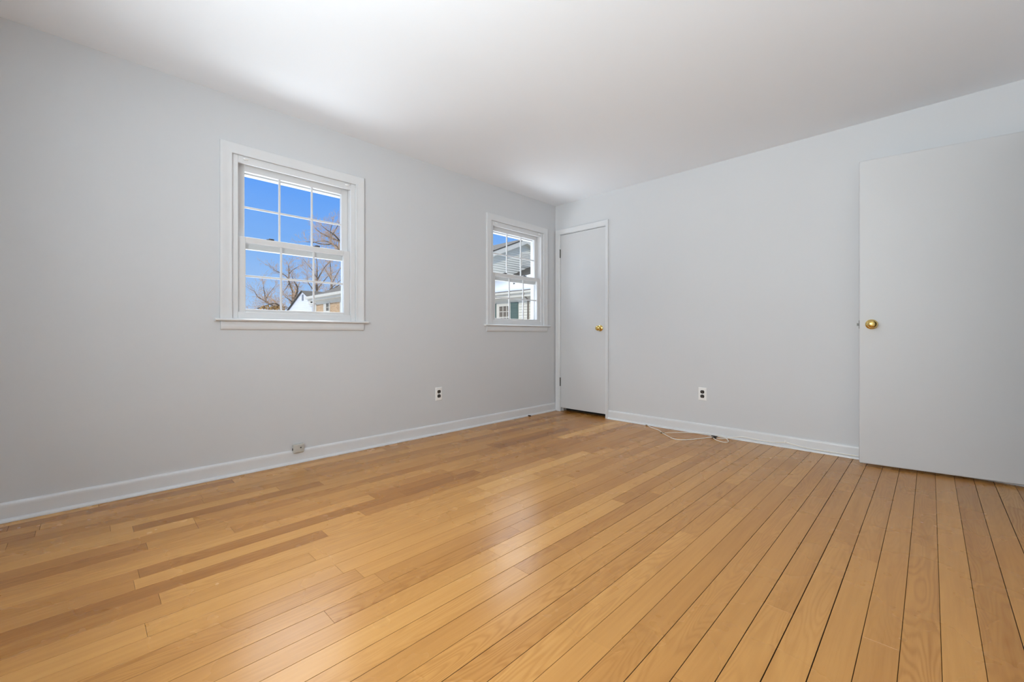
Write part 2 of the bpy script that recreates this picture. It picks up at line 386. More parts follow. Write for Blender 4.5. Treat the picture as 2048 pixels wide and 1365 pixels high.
# ------------------------------------------------------------------ windows
CASING = [(0.0, 0.0), (0.0, 0.009), (0.002, 0.0115), (0.006, 0.0125), (0.010, 0.0118), (0.014, 0.0112), (0.030, 0.0130), (0.048, 0.0165), (0.058, 0.0180), (0.0625, 0.0175), (0.065, 0.0150), (0.065, 0.0)]
def window(name, yc, label):
    t = thing(name, (0.0, yc, 0.985), label, 'window', kind='structure')
    Y = lambda a: yc + a
    # casing: profile swept round three sides with mitred corners
    bm = bmesh.new(); rings = []
    for sgn, end in ((-1, 0), (-1, 1), (1, 1), (1, 0)):
        rings.append([(h, Y(sgn*(0.400 + o)), (2.022 + o) if end else 0.985) for o, h in CASING])
    loft(bm, rings); obj('casing', bm, M['trim'], t, auto=25)
    # stool and apron
    bm = bmesh.new(); prism(bm, [(-0.045, Y(-0.40), 0.970), (-0.045, Y(-0.40), 0.985), (0.0, Y(-0.40), 0.985), (0.0, Y(-0.40), 0.970)], (0, 0.80, 0))
    prism(bm, [(0.0, Y(-0.493), 0.969), (0.030, Y(-0.493), 0.969), (0.0365, Y(-0.493), 0.973), (0.038, Y(-0.493), 0.977), (0.0365, Y(-0.493), 0.981), (0.030, Y(-0.493), 0.985), (0.0, Y(-0.493), 0.985)], (0, 0.986, 0))
    obj('window_sill', bm, M['trim'], t, bevel=0.0015)
    bm = bmesh.new(); prism(bm, [(0.0, Y(-0.462), 0.969), (0.014, Y(-0.462), 0.969), (0.0145, Y(-0.462), 0.935), (0.012, Y(-0.462), 0.922), (0.006, Y(-0.462), 0.915), (0.0, Y(-0.462), 0.913)], (0, 0.924, 0))
    obj('apron', bm, M['trim'], t, bevel=0.002)
    # jamb lining with stops, and the outside frame
    E = -0.150
    bm = bmesh.new()
    for s in (-1, 1):
        a, b = sorted((Y(s*0.366), Y(s*0.402))); box(bm, (-0.020, a, 0.985), (-0.003, b, 2.024))
    box(bm, (-0.020, Y(-0.366), 1.978), (-0.003, Y(0.366), 2.024))
    box(bm, (-0.020, Y(-0.366), 0.985), (-0.006, Y(0.366), 1.030))
    obj('window_stop', bm, M['trim'], t, bevel=0.0025)
    bm = bmesh.new()
    for s in (-1, 1):
        a, b = sorted((Y(s*0.366), Y(s*0.4015))); box(bm, (-0.100, a, 0.972), (-0.020, b, 2.022))
        a, b = sorted((Y(s*0.352), Y(s*0.4015))); box(bm, (E, a, 0.972), (-0.100, b, 2.022))
    box(bm, (-0.100, Y(-0.366), 1.992), (-0.020, Y(0.366), 2.022)); box(bm, (E, Y(-0.352), 1.940), (-0.100, Y(0.352), 2.022))
    box(bm, (-0.100, Y(-0.366), 0.972), (-0.020, Y(0.366), 1.008)); box(bm, (E - 0.03, Y(-0.352), 0.955), (-0.100, Y(0.352), 1.000))
    obj('window_frame', bm, M['vinyl'], t, bevel=0.002)
    # sashes
    def sash(pname, x0, x1, z0, z1, gz0, gz1, yo, gy):
        bm = bmesh.new()
        for s in (-1, 1):
            a, b = sorted((Y(s*gy), Y(s*yo))); box(bm, (x0, a, z0), (x1, b, z1))
        box(bm, (x0, Y(-gy), z0), (x1, Y(gy), gz0)); box(bm, (x0, Y(-gy), gz1), (x1, Y(gy), z1))
        # glazing bead round the glass
        r = obj(pname, bm, M['vinyl'], t, bevel=0.003)
        gx = (x0 + x1) / 2
        obj('pane', boxes(((gx - 0.0015, Y(-gy), gz0), (gx + 0.0015, Y(gy), gz1))), M['glass'], r)
        zm = (gz0 + gz1) / 2
        for a in (-0.107, 0.107): obj('muntin', boxes(((gx - 0.006, Y(a - 0.0062), gz0), (gx + 0.006, Y(a + 0.0062), gz1))), M['vinyl'], r, bevel=0.002)
        obj('muntin', boxes(((gx - 0.0055, Y(-gy), zm - 0.0062), (gx + 0.0055, Y(gy), zm + 0.0062))), M['vinyl'], r, bevel=0.002)
        return r
    sash('upper_sash', -0.088, -0.058, 1.442, 1.994, 1.487, 1.946, 0.3655, 0.318)
    lo = sash('lower_sash', -0.052, -0.022, 1.004, 1.515, 1.050, 1.478, 0.3655, 0.320)
    for a in (-0.175, 0.125):
        bm = boxes(((-0.050, Y(a - 0.022), 1.5145), (-0.026, Y(a + 0.022), 1.5195))); lathe(bm, [(0, 0.008), (0.006, 0.008), (0.008, 0.006)], (-0.036, Y(a), 1.519), (0, 0, 1), 14)
        box(bm, (-0.030, Y(a - 0.002), 1.519), (-0.020, Y(a + 0.020), 1.524))
        obj('sash_lock', bm, M['lock'], lo, label='grey metal sash lock')
    for a in (-0.325, 0.335):
        bm = boxes(((-0.004, Y(a - 0.014), 2.0), (0.004, Y(a + 0.014), 2.012)), ((0.003, Y(a - 0.004), 2.003), (0.012, Y(a + 0.010), 2.009)))
        obj('shade_bracket', bm, M['plate'], t, bevel=0.0015)
    return t
window('window_1', WIN[0], 'white sash window looking onto bare trees and a brick house')
window('window_2', WIN[1], 'white sash window beside the closet corner, looking onto a clapboard house')

for k, x in enumerate(ADDED_WIN):  # the unseen windows added for the lamps behind them
    t = window('window_%d' % (k + 3), 0.0, ('white sash window added for light opposite the closet door, next to the window wall', 'white sash window added for light opposite the closet door, farther from the window wall')[k])
    t.location = (x, RY, 0.985); t.rotation_euler = (0, 0, math.radians(90))
# ------------------------------------------------------------------ closet door in the back wall
d1 = thing('door_1', (0.37, 0.0, 0.0), 'narrow white closet door in the corner by the window, brass knob', 'door', kind='structure')
bm = bmesh.new(); rings = []
DC = [(0.0, 0.0), (0.0, 0.009), (0.002, 0.0115), (0.005, 0.0125), (0.008, 0.0115), (0.018, 0.0135), (0.027, 0.0175), (0.032, 0.0180), (0.035, 0.0155), (0.035, 0.0)]
def dc(o): return o
for x, s, z in ((0.070, -1, 0), (0.070, -1, 1), (0.677, 1, 1), (0.677, 1, 0)):
    rings.append([(x + s*min(o * (1.70 if s < 0 else 1.0), 0.062), -h, (2.036 + o*1.55) if z else 0.0) for o, h in DC])
loft(bm, rings); obj('casing', bm, M['trim'], d1, auto=25)
obj('jamb', boxes(((0.0700, 0.0, 0.0), (0.0735, 0.11, 2.0335)), ((0.6735, 0.0, 0.0), (0.6770, 0.11, 2.0335)), ((0.0735, 0.0, 2.0305), (0.6735, 0.11, 2.0335)),
                  ((0.0735, 0.040, 0.0), (0.0835, 0.055, 2.0305)), ((0.6635, 0.040, 0.0), (0.6735, 0.055, 2.0305))), M['trim'], d1)
slab = obj('door_panel', boxes(((0.0760, 0.001, 0.042), (0.6712, 0.036, 2.0265))), M['door'], d1, bevel=0.0015)
for z in (1.816, 0.338):
    bm = bmesh.new(); lathe(bm, [(0, 0.0045), (0.0, 0.0055), (0.030, 0.0055), (0.0305, 0.005), (0.031, 0.0055), (0.062, 0.0055), (0.0625, 0.005), (0.063, 0.0055), (0.092, 0.0055), (0.094, 0.0065), (0.098, 0.004)], (0.0725, -0.0055, z - 0.048), (0, 0, 1), 12)
    box(bm, (0.064, -0.0015, z - 0.046), (0.0745, 0.003, z + 0.046))
    obj('hinge', bm, M['steel'], d1, smooth=True, label='dull steel butt hinge')
def knob(parent, p, ax, name, lock=True):
    bm = bmesh.new()
    lathe(bm, [(0.0, 0.0325), (0.002, 0.033), (0.005, 0.0315), (0.009, 0.025), (0.011, 0.017), (0.013, 0.0125), (0.028, 0.0115), (0.031, 0.014), (0.036, 0.0215), (0.043, 0.0262), (0.051, 0.0268), (0.058, 0.0245), (0.063, 0.0195), (0.0655, 0.0125), (0.0660, 0.0085), (0.0650, 0.0080), (0.0650, 0.002)], p, ax, 40)
    k = obj(name, bm, M['brass'], parent, smooth=True, label='polished brass knob')
    bm = bmesh.new(); q = Vector(p) + Vector(ax).normalized()*0.0648
    lathe(bm, [(0.0, 0.0055), (0.002, 0.0055), (0.0025, 0.004)], q, ax, 16); obj('knob_button', bm, M['brass'], k, smooth=True)
    return k
knob(d1, (0.6085, 0.001, 0.951), (0, -1, 0), 'door_knob')

# ------------------------------------------------------------------ big slab door swung open almost flat to the back wall
A = Vector((2.769, -0.176, 0)); HG = Vector((3.521, -0.062, 0)); dv = (HG - A).normalized(); nv = Vector((dv.y, -dv.x, 0))   # nv faces the room
d2 = thing('door_2', (HG.x, HG.y, 0.0), 'large plain white slab door swung open, polished brass knob', 'door', kind='structure')
P = [A, A + dv*0.762, A + dv*0.762 - nv*0.035, A - nv*0.035]
bm = bmesh.new(); prism(bm, [(p.x, p.y, 0.0155) for p in P], (0, 0, 2.0435))
slab2 = obj('door_panel', bm, M['door'], d2, bevel=0.007)
kp = A + dv*0.063 + Vector((0, 0, 0.953)); knob(d2, kp + nv*0.0005, nv, 'door_knob')
kb = A + dv*0.063 - nv*0.0355 + Vector((0, 0, 0.953)); knob(d2, kb, -nv, 'door_knob')
bm = bmesh.new(); e0 = A - nv*0.0175 + Vector((0, 0, 0.953))
def obox(bm, c, u, v, w_, hu, hv, hw):
    prism(bm, [c - u*hu - v*hv - w_*hw, c + u*hu - v*hv - w_*hw, c + u*hu + v*hv - w_*hw, c - u*hu + v*hv - w_*hw], w_*(2*hw))
ZV = Vector((0, 0, 1))
obox(bm, e0 - dv*0.0003, dv, nv, ZV, 0.0008, 0.0125, 0.028); obox(bm, e0 - dv*0.006, dv, nv, ZV, 0.006, 0.006, 0.0085)
obj('latch', bm, M['steel'], d2, label='dull steel latch bolt in the door edge', bevel=0.001)
for z in (0.25, 1.03, 1.82):
    bm = bmesh.new(); lathe(bm, [(0, 0.006), (0.09, 0.006)], HG + nv*0.004 + dv*0.009 + Vector((0, 0, z - 0.045)), ZV, 12)
    obj('hinge', bm, M['steel'], d2, smooth=True)
# doorway frame in the right wall
obj('door_frame', boxes(((RX - 0.002, -0.84, 0.0), (RX + 0.112, -0.822, 2.074)), ((RX - 0.002, -0.070, 0.0), (RX + 0.112, -0.0555, 2.074)), ((RX - 0.002, -0.822, 2.058), (RX + 0.112, -0.070, 2.074)),
    ((RX - 0.016, -0.90, 0.0), (RX - 0.0005, -0.835, 2.135)), ((RX - 0.016, -0.835, 2.07), (RX - 0.0005, -0.018, 2.135))), M['trim'], d2, bevel=0.002)

# ------------------------------------------------------------------ outlets, jack, cables
def outlet(p, n_, u_, label):
    """p centre on the wall, n_ into the room, u_ across"""
    p, n_, u_ = Vector(p), Vector(n_), Vector(u_)
    t = thing('wall_outlet', p, label, 'outlet', 'duplex outlets low on the walls')
    bm = bmesh.new(); rings = []
    for d, a in ((0.0, 0.0), (0.003, 0.0), (0.0048, 0.002), (0.0055, 0.005)):
        rings.append([p + n_*d + u_*(s*(0.035 - a)) + ZV*(q*(0.057 - a)) for s, q in ((-1, -1), (1, -1), (1, 1), (-1, 1))])
    loft(bm, rings); obj('cover_plate', bm, M['plate'], t)
    for dz in (0.0195, -0.0195):
        c = p + ZV*dz; bm = bmesh.new(); ring = []
        for k in range(28):
            a = 2*math.pi*k/28; x, z = 0.0172*math.cos(a), max(-0.0140, min(0.0140, 0.0172*math.sin(a))); ring.append((x, z))
        loft(bm, [[c + n_*d + u_*(x*s) + ZV*(z*s) for x, z in ring] for d, s in ((0.004, 1.0), (0.0078, 1.0), (0.0085, 0.94))])
        r = obj('socket', bm, M['black'], t)
        bm = bmesh.new()
        for dx, h in ((-0.0062, 0.0046), (0.0062, 0.0038)):
            obox(bm, c + u_*dx + ZV*0.003 + n_*0.0083, u_, n_, ZV, 0.0012, 0.0006, h)
        lathe(bm, [(0, 0.0026), (0.0006, 0.0026)], c - ZV*0.0075 + n_*0.0082, n_, 12)
        obj('slot', bm, M['slot'], r)
    bm = bmesh.new(); lathe(bm, [(0, 0.0036), (0.0012, 0.0034), (0.0018, 0.002)], p + n_*0.0052, n_, 14); obj('screw', bm, M['slot'], t)
outlet((0.0, -1.650, 0.357), (1, 0, 0), (0, 1, 0), 'white duplex outlet with black sockets, on the wall under the windows')
outlet((1.670, 0.0, 0.355), (0, -1, 0), (1, 0, 0), 'white duplex outlet with black sockets, on the wall above the loose cable')

jk = thing('phone_jack', (0.0, -2.830, 0.098), 'small aged ivory surface phone jack sitting on top of the baseboard', 'phone jack')
bm = boxes(((0.0, -2.866, 0.0705), (0.026, -2.795, 0.131))); obj('housing', bm, M['jack'], jk, bevel=0.006)
obj('port', boxes(((0.006, -2.8672, 0.090), (0.020, -2.8655, 0.106))), M['dark'], jk, label='black jack port in the side')
bm = bmesh.new(); lathe(bm, [(0, 0.0055), (0.0012, 0.005), (0.0016, 0.002)], (0.0255, -2.818, 0.106), (1, 0, 0), 14); obj('screw', bm, M['steel'], jk)

stb = bmesh.new(); lathe(stb, [(0, 0.006), (0.018, 0.006), (0.022, 0.0085), (0.022, 0.0065), (0.036, 0.005)], (0.029, -0.500, 0.0105), (1, 0, 0), 12)
obj('door_bumper', stb, M['stub'], origin=(0.029, -0.5, 0.0105), smooth=True, label='tiny dark brown stub at the foot of the baseboard under the corner window', cat='bumper')

cb = thing('coaxial_cable', (1.80, -0.12, 0.0), 'white coaxial cable lying loose on the oak floor with a small loop', 'cable')
RC = 0.0033
run = [(2.98, -0.021, 0.022), (2.745, -0.0205, 0.0235), (2.668, -0.0205, 0.0235), (2.554, -0.0200, 0.0230), (2.448, -0.0195, 0.0245), (2.374, -0.0180, 0.032), (2.306, -0.0165, 0.041), (2.22, -0.0185, 0.028), (2.106, -0.0185, 0.0275), (2.004, -0.0180, 0.032),
       (1.930, -0.032, 0.017), (1.879, -0.055, 0.0045), (1.845, -0.095, 0.004), (1.815, -0.110, 0.010)]
bm = bmesh.new(); tube(bm, smooth_path(run, 5), RC, 8); obj('cord', bm, M['cord'], cb, smooth=True, auto=180)
loop = [(1.800, -0.105, 0.012), (1.775, -0.060, 0.012), (1.785, -0.085, 0.008), (1.815, -0.132, 0.0045), (1.852, -0.172, 0.0045), (1.900, -0.195, 0.0045), (1.932, -0.178, 0.0045), (1.925, -0.130, 0.006), (1.885, -0.080, 0.016), (1.835, -0.058, 0.022), (1.798, -0.075, 0.018), (1.795, -0.100, 0.014)]
bm = bmesh.new(); tube(bm, smooth_path(loop, 6), RC, 8); obj('cord', bm, M['cord'], cb, smooth=True, auto=180)
main = [(1.796, -0.105, 0.012), (1.765, -0.125, 0.006), (1.724, -0.215, 0.004), (1.670, -0.318, 0.004), (1.615, -0.372, 0.004), (1.561, -0.368, 0.004), (1.490, -0.310, 0.004), (1.410, -0.237, 0.005), (1.350, -0.176, 0.008), (1.293, -0.128, 0.004), (1.225, -0.088, 0.004), (1.172, -0.052, 0.010)]
bm = bmesh.new(); tube(bm, smooth_path(main, 6), RC, 8); obj('cord', bm, M['cord'], cb, smooth=True, auto=180)
sec = [(1.796, -0.100, 0.014), (1.770, -0.060, 0.020), (1.720, -0.036, 0.016), (1.660, -0.034, 0.010), (1.610, -0.040, 0.005), (1.551, -0.072, 0.004), (1.478, -0.152, 0.004), (1.415, -0.222, 0.004)]
bm = bmesh.new(); tube(bm, smooth_path(sec, 6), 0.0024, 8); obj('cord', bm, M['cord'], cb, smooth=True, auto=180)
def plug(a, b):
    bm = bmesh.new(); a, b = Vector(a), Vector(b); d = b - a; L_ = d.length
    lathe(bm, [(0, 0.004), (L_*0.45, 0.0042), (L_*0.5, 0.0058), (L_*0.95, 0.0058), (L_, 0.0045), (L_ + 0.006, 0.001)], a, d, 6)
    obj('connector', bm, M['nut'], cb, label='dark nickel screw connector')
plug((1.174, -0.053, 0.010), (1.152, -0.040, 0.0065)); plug((1.418, -0.219, 0.005), (1.396, -0.246, 0.006))
bm = bmesh.new(); obox(bm, Vector((1.800, -0.100, 0.012)), Vector((0.8, -0.6, 0)), Vector((0.6, 0.8, 0)), ZV, 0.017, 0.011, 0.011)
for q in ((-0.017, 0.014), (0.016, -0.012), (0.012, 0.018)):
    lathe(bm, [(0, 0.0052), (0.02, 0.0052)], (1.800 + q[0]*0.6, -0.100 + q[1]*0.6, 0.012), (q[0], q[1], 0), 6)
obj('splitter', bm, M['steel'], cb, bevel=0.001, label='small metal splitter in the knot')
bm = bmesh.new(); tube(bm, [(2.3045, -0.0125, 0.0455), (2.3045, -0.0205, 0.0455), (2.3045, -0.0215, 0.041), (2.3045, -0.0205, 0.0365), (2.3045, -0.0130, 0.0365)], 0.0022, 8)
box(bm, (2.300, -0.0205, 0.0455), (2.309, -0.0130, 0.057))
obj('cable_clip', bm, M['plate'], origin=(2.3045, -0.0135, 0.045), label='tiny white clip holding the cable to the baseboard', cat='clip')

# ------------------------------------------------------------------ outside: ground, houses, trees
GZ = -0.60
bm = bmesh.new(); box(bm, (-90, -60, GZ - 0.3), (40, 90, GZ)); bmesh.ops.subdivide_edges(bm, edges=bm.edges, cuts=6, use_grid_fill=True)
obj('ground', bm, M['snow'], kind='structure', label='snow covered yard outside the windows', cat='ground')
obj('foundation', boxes(((-WT, RY - 0.1, GZ), (RX + 1.3, 0.80, -0.061))), M['ext_trim'], kind='structure', label='foundation under the room', cat='foundation')

def lap(bm, p0, u, n_, w, z0, z1, course, top=None, lip=0.030):
    """lap siding on a wall: every course a thin wedge; top(s) gives the wall top at distance s along u"""
    p0, u, n_ = Vector(p0), Vector(u), Vector(n_); z = z0
    while z < z1 - 1e-4:
        zz = min(z + course, z1); a0, a1 = 0.0, w
        b0, b1 = 0.0, w
        if top:
            a0, a1 = top(z); b0, b1 = top(zz)
            if a1 - a0 < 0.02: break
        q = [p0 + u*a0 + n_*lip + ZV*z, p0 + u*a1 + n_*lip + ZV*z, p0 + u*b1 + ZV*zz, p0 + u*b0 + ZV*zz]
        r = [p0 + u*a0 + ZV*z, p0 + u*a1 + ZV*z]
        v = [bm.verts.new(x) for x in q]; s_ = [bm.verts.new(x) for x in r]
        bm.faces.new(v); bm.faces.new((s_[0], s_[1], v[1], v[0]))
        z += course

# neighbour's clapboard house seen through window 2
hs = thing('clapboard_house', (-12.2, 9.0, GZ), 'cream clapboard house with gable, snowy wing roof and green shutters', 'house')
XG, YW = -12.2, 9.0
PK, PZ, SL, EV = 12.55, 5.90, 0.41, 8.95
obj('wall', boxes(((-22.0, 9.0, GZ), (XG, 16.1, 4.36))), M['siding_cream'], hs)
bm = bmesh.new(); prism(bm, [(XG, 9.0, 4.36), (XG, 16.1, 4.36), (XG, PK, PZ - 0.10)], (-9.8, 0, 0)); obj('gable', bm, M['siding_cream'], hs)
bm = bmesh.new()
lap(bm, (XG, 9.0, 0), (0, 1, 0), (1, 0, 0), 7.1, 2.3, 5.80, 0.117, lambda z: (0.0, 7.1) if z < 4.36 else ((z - 4.36)/ (PZ - 0.10 - 4.36) * (PK - 9.0), 7.1 - (z - 4.36)/(PZ - 0.10 - 4.36)*(16.1 - PK)))
obj('siding', bm, M['siding_cream'], hs)
bm = bmesh.new()
for s, y1 in ((-1, EV - 0.35), (1, 2*PK - EV + 0.35)):
    z1 = PZ - SL*abs(y1 - PK)
    prism(bm, [(XG + 0.25, PK, PZ), (XG + 0.25, y1, z1), (XG + 0.25, y1, z1 + 0.06), (XG + 0.25, PK, PZ + 0.06)], (-10.4, 0, 0))
obj('roof', bm, M['shingle'], hs)
bm = bmesh.new()
for y1 in (EV - 0.35, 2*PK - EV + 0.35):
    z1 = PZ - SL*abs(y1 - PK)
    prism(bm, [(XG + 0.02, PK, PZ - 0.24), (XG + 0.02, y1, z1 - 0.24), (XG + 0.02, y1, z1 - 0.002), (XG + 0.02, PK, PZ - 0.002)], (0.22, 0, 0))
obj('rake_board', bm, M['ext_trim'], hs)
v_ = obj('gable_vent', boxes(((XG, 12.24, 4.45), (XG + 0.05, 12.90, 5.22))), M['ext_trim'], hs)
bm = bmesh.new()
for k in range(8):
    z = 4.52 + k*0.085; prism(bm, [(XG + 0.05, 12.31, z), (XG + 0.075, 12.31, z), (XG + 0.055, 12.31, z + 0.07)], (0, 0.52, 0))
obj('louvre', bm, M['ext_trim'], v_)
# the wing
WE, WS = 2.68, 0.42
obj('wing_wall', boxes(((XG + 0.01, YW, GZ), (-6.2, 15.6, 2.42))), M['siding_cream'], hs)
bm = bmesh.new(); lap(bm, (-9.16, YW, 0), (1, 0, 0), (0, -1, 0), 2.96, GZ + 0.3, 2.28, 0.117); lap(bm, (XG + 0.02, YW, 0), (1, 0, 0), (0, -1, 0), 0.95, GZ + 0.3, 2.28, 0.117)
lap(bm, (-10.6, YW, 0), (1, 0, 0), (0, -1, 0), 1.44, GZ + 0.3, 1.5, 0.117)
obj('siding', bm, M['siding_cream'], hs)
bm = bmesh.new(); box(bm, (XG + 0.02, YW - 0.03, 2.27), (-6.15, YW - 0.002, 2.46)); box(bm, (XG + 0.02, YW - 0.30, 2.43), (-6.0, YW, 2.47)); box(bm, (XG + 0.02, YW - 0.33, 2.42), (-6.0, YW - 0.30, 2.63))
obj('fascia', bm, M['ext_trim'], hs)
bm = bmesh.new(); prism(bm, [(-6.0, YW - 0.33, 2.56), (-6.0, YW - 0.43, 2.57), (-6.0, YW - 0.44, 2.65), (-6.0, YW - 0.42, 2.65), (-6.0, YW - 0.33, 2.59)], (XG + 6.02, 0, 0)); obj('gutter', bm, M['ext_trim'], hs)
ze = lambda y: 2.64 + WS*(y - (YW - 0.36))
bm = bmesh.new()
prism(bm, [(-5.9, YW - 0.36, ze(YW - 0.36)), (-5.9, 12.9, ze(12.9)), (-5.9, 12.9, ze(12.9) + 0.05), (-5.9, YW - 0.36, ze(YW - 0.36) + 0.04)], (XG + 5.91, 0, 0))
prism(bm, [(-5.9, 17.2, ze(8.6)), (-5.9, 12.9, ze(12.9)), (-5.9, 12.9, ze(12.9) + 0.05), (-5.9, 17.2, ze(8.6) + 0.04)], (XG + 5.91, 0, 0))
obj('wing_roof', bm, M['shingle'], hs)
bm = bmesh.new(); prism(bm, [(-6.2, YW + 0.02, 2.42), (-6.2, 15.58, 2.42), (-6.2, 12.9, ze(12.9) - 0.05)], (0.02 - 5.9, 0, 0)); obj('wing_gable', bm, M['siding_cream'], hs)
# window with shutters on the wing
bm = boxes(((-10.53, YW - 0.045, 0.75), (-10.36, YW - 0.002, 2.27)), ((-9.69, YW - 0.045, 0.75), (-9.66, YW - 0.002, 2.27)), ((-10.36, YW - 0.045, 2.10), (-9.69, YW - 0.002, 2.27)), ((-10.53, YW - 0.06, 0.68), (-9.66, YW - 0.002, 0.75)), ((-10.36, YW - 0.035, 1.60), (-9.69, YW - 0.004, 1.645)))
wf = obj('house_window', bm, M['ext_trim'], hs)
bm = boxes(*[((-10.36 + 0.223*k - 0.014, YW - 0.03, 0.75), (-10.36 + 0.223*k + 0.014, YW - 0.006, 2.10)) for k in (1, 2)], ((-10.36, YW - 0.03, 1.856), (-9.69, YW - 0.006, 1.884)), ((-10.36, YW - 0.03, 1.186), (-9.69, YW - 0.006, 1.214)))
obj('muntin', bm, M['ext_trim'], wf)
bm = bmesh.new(); z = 0.76
while z < 2.09: prism(bm, [(-10.36, YW - 0.004, z), (-10.36, YW - 0.016, z), (-10.36, YW - 0.006, z + 0.045)], (0.67, 0, 0)); z += 0.05
obj('blind', bm, M['blind'], wf)
for x0, x1 in ((-9.655, -9.225), (-10.965, -10.535)):
    bm = boxes(((x0, YW - 0.05, 0.72), (x1, YW - 0.003, 2.235))); 
    for k in range(22): prism(bm, [(x0 + 0.05, YW - 0.05, 0.80 + 0.062*k), (x0 + 0.05, YW - 0.062, 0.80 + 0.062*k), (x0 + 0.05, YW - 0.05, 0.85 + 0.062*k)], (x1 - x0 - 0.1, 0, 0))
    obj('shutter', bm, M['shutter'], hs, label='dark green shutter')
bm = bmesh.new(); tube(bm, [(-9.83, 9.35, ze(9.35)), (-9.83, 9.35, ze(9.35) + 0.30)], 0.035, 12); obj('vent_pipe', bm, M['shingle'], hs)
bm = bmesh.new(); tube(bm, [(-8.62, YW - 0.38, 2.58), (-8.62, YW - 0.30, 2.46), (-8.62, YW - 0.07, 2.30), (-8.62, YW - 0.07, GZ + 0.1)], 0.035, 10); obj('downspout', bm, M['blind'], hs, smooth=True)
# snow on the wing roof
bm = bmesh.new(); r2 = random.Random(3); nx, ny = 24, 10; g = []
for i in range(nx + 1):
    row = []
    for j in range(ny + 1):
        x = XG + 0.05 + (6.2)*i/nx; y = YW - 0.34 + (2.45 + 0.25*math.sin(i*0.8))*j/ny
        th = 0.09 + 0.03*r2.random() if 0 < j < ny else (0.06 if j == 0 else 0.005)
        row.append(bm.verts.new((x, y + (0.03*r2.random() if j == 0 else 0), ze(y) + 0.042 + th)))
    g.append(row)
for i in range(nx):
    for j in range(ny): bm.faces.new((g[i][j], g[i+1][j], g[i+1][j+1], g[i][j+1]))
for i in range(nx):
    a, b = g[i][0], g[i+1][0]
    c = bm.verts.new((a.co.x, a.co.y, ze(a.co.y) + 0.040)); d = bm.verts.new((b.co.x, b.co.y, ze(b.co.y) + 0.040)); bm.faces.new((a, b, d, c))
obj('roof_snow', bm, M['snow'], origin=(-9.0, YW, ze(YW)), smooth=True, auto=80, kind='stuff', label='white snow lying on the low wing roof of the clapboard house', cat='snow')

# brick house with hipped roof seen through window 1
bh = thing('brick_house', (-16.0, 4.5, GZ), 'low tan brick house with white cornice and hipped brown roof', 'house')
BX0, BX1, BY0, BY1 = -19.18, -13.2, 4.5, 7.9
obj('wall', boxes(((BX0, BY0, GZ), (BX1, BY1, 2.54))), M['brick'], bh)
bm = boxes(((BX0 - 0.04, BY0 - 0.03, 2.40), (BX1, BY0 - 0.001, 2.56)), ((BX0 - 0.30, BY0 - 0.30, 2.56), (BX1 + 0.2, BY0 + 0.1, 2.60)), ((BX0 - 0.32, BY0 - 0.33, 2.57), (BX1 + 0.2, BY0 - 0.29, 2.74)), ((BX0 - 0.32, BY0 - 0.29, 2.57), (BX0 - 0.28, BY1, 2.74)), ((BX0 - 0.09, BY0 - 0.05, GZ), (BX0 + 0.04, BY0 - 0.001, 2.42)), ((-16.30, BY0 - 0.05, GZ), (-16.08, BY0 - 0.001, 2.42)))
obj('cornice', bm, M['ext_trim'], bh)
bm = bmesh.new(); prism(bm, [(BX0 - 0.36, BY0 - 0.33, 2.66), (BX0 - 0.36, BY0 - 0.45, 2.67), (BX0 - 0.36, BY0 - 0.46, 2.79), (BX0 - 0.36, BY0 - 0.43, 2.79), (BX0 - 0.36, BY0 - 0.33, 2.72)], (BX1 - BX0 + 0.5, 0, 0)); obj('gutter', bm, M['ext_trim'], bh)
bm = bmesh.new(); e = 0.36; zr = 2.75; rise = 0.50; dpt = (BY1 - BY0 + 2*e)/2
c4 = [(BX0 - e, BY0 - e, zr), (BX1 + e, BY0 - e, zr), (BX1 + e, BY1 + e, zr), (BX0 - e, BY1 + e, zr)]
v = [bm.verts.new(p) for p in c4]; ym = (BY0 + BY1)/2
r0 = bm.verts.new((BX0 - e + dpt, ym, zr + rise*dpt)); r1 = bm.verts.new((BX1 + e, ym, zr + rise*dpt))
bm.faces.new((v[0], v[1], r1, r0)); bm.faces.new((v[2], v[3], r0, r1)); bm.faces.new((v[3], v[0], r0)); bm.faces.new((v[1], v[2], r1)); bm.faces.new(v[::-1])
obj('roof', bm, M['shingle'], bh)
bm = boxes(((-18.20, BY0 - 0.05, 1.55), (-17.88, BY0 - 0.002, 2.45)), ((-17.53, BY0 - 0.05, 1.55), (-17.46, BY0 - 0.002, 2.45)), ((-17.88, BY0 - 0.05, 2.39), (-17.53, BY0 - 0.002, 2.45)), ((-17.88, BY0 - 0.06, 1.90), (-17.53, BY0 - 0.002, 2.03)))
bwn = obj('house_window', bm, M['ext_trim'], bh)
obj('pane', boxes(((-17.88, BY0 - 0.012, 2.03), (-17.53, BY0 - 0.003, 2.39))), M['dark'], bwn)
obj('muntin', boxes(((-17.72, BY0 - 0.03, 2.03), (-17.69, BY0 - 0.012, 2.39)), ((-17.88, BY0 - 0.03, 2.19), (-17.53, BY0 - 0.012, 2.215))), M['ext_trim'], bwn)

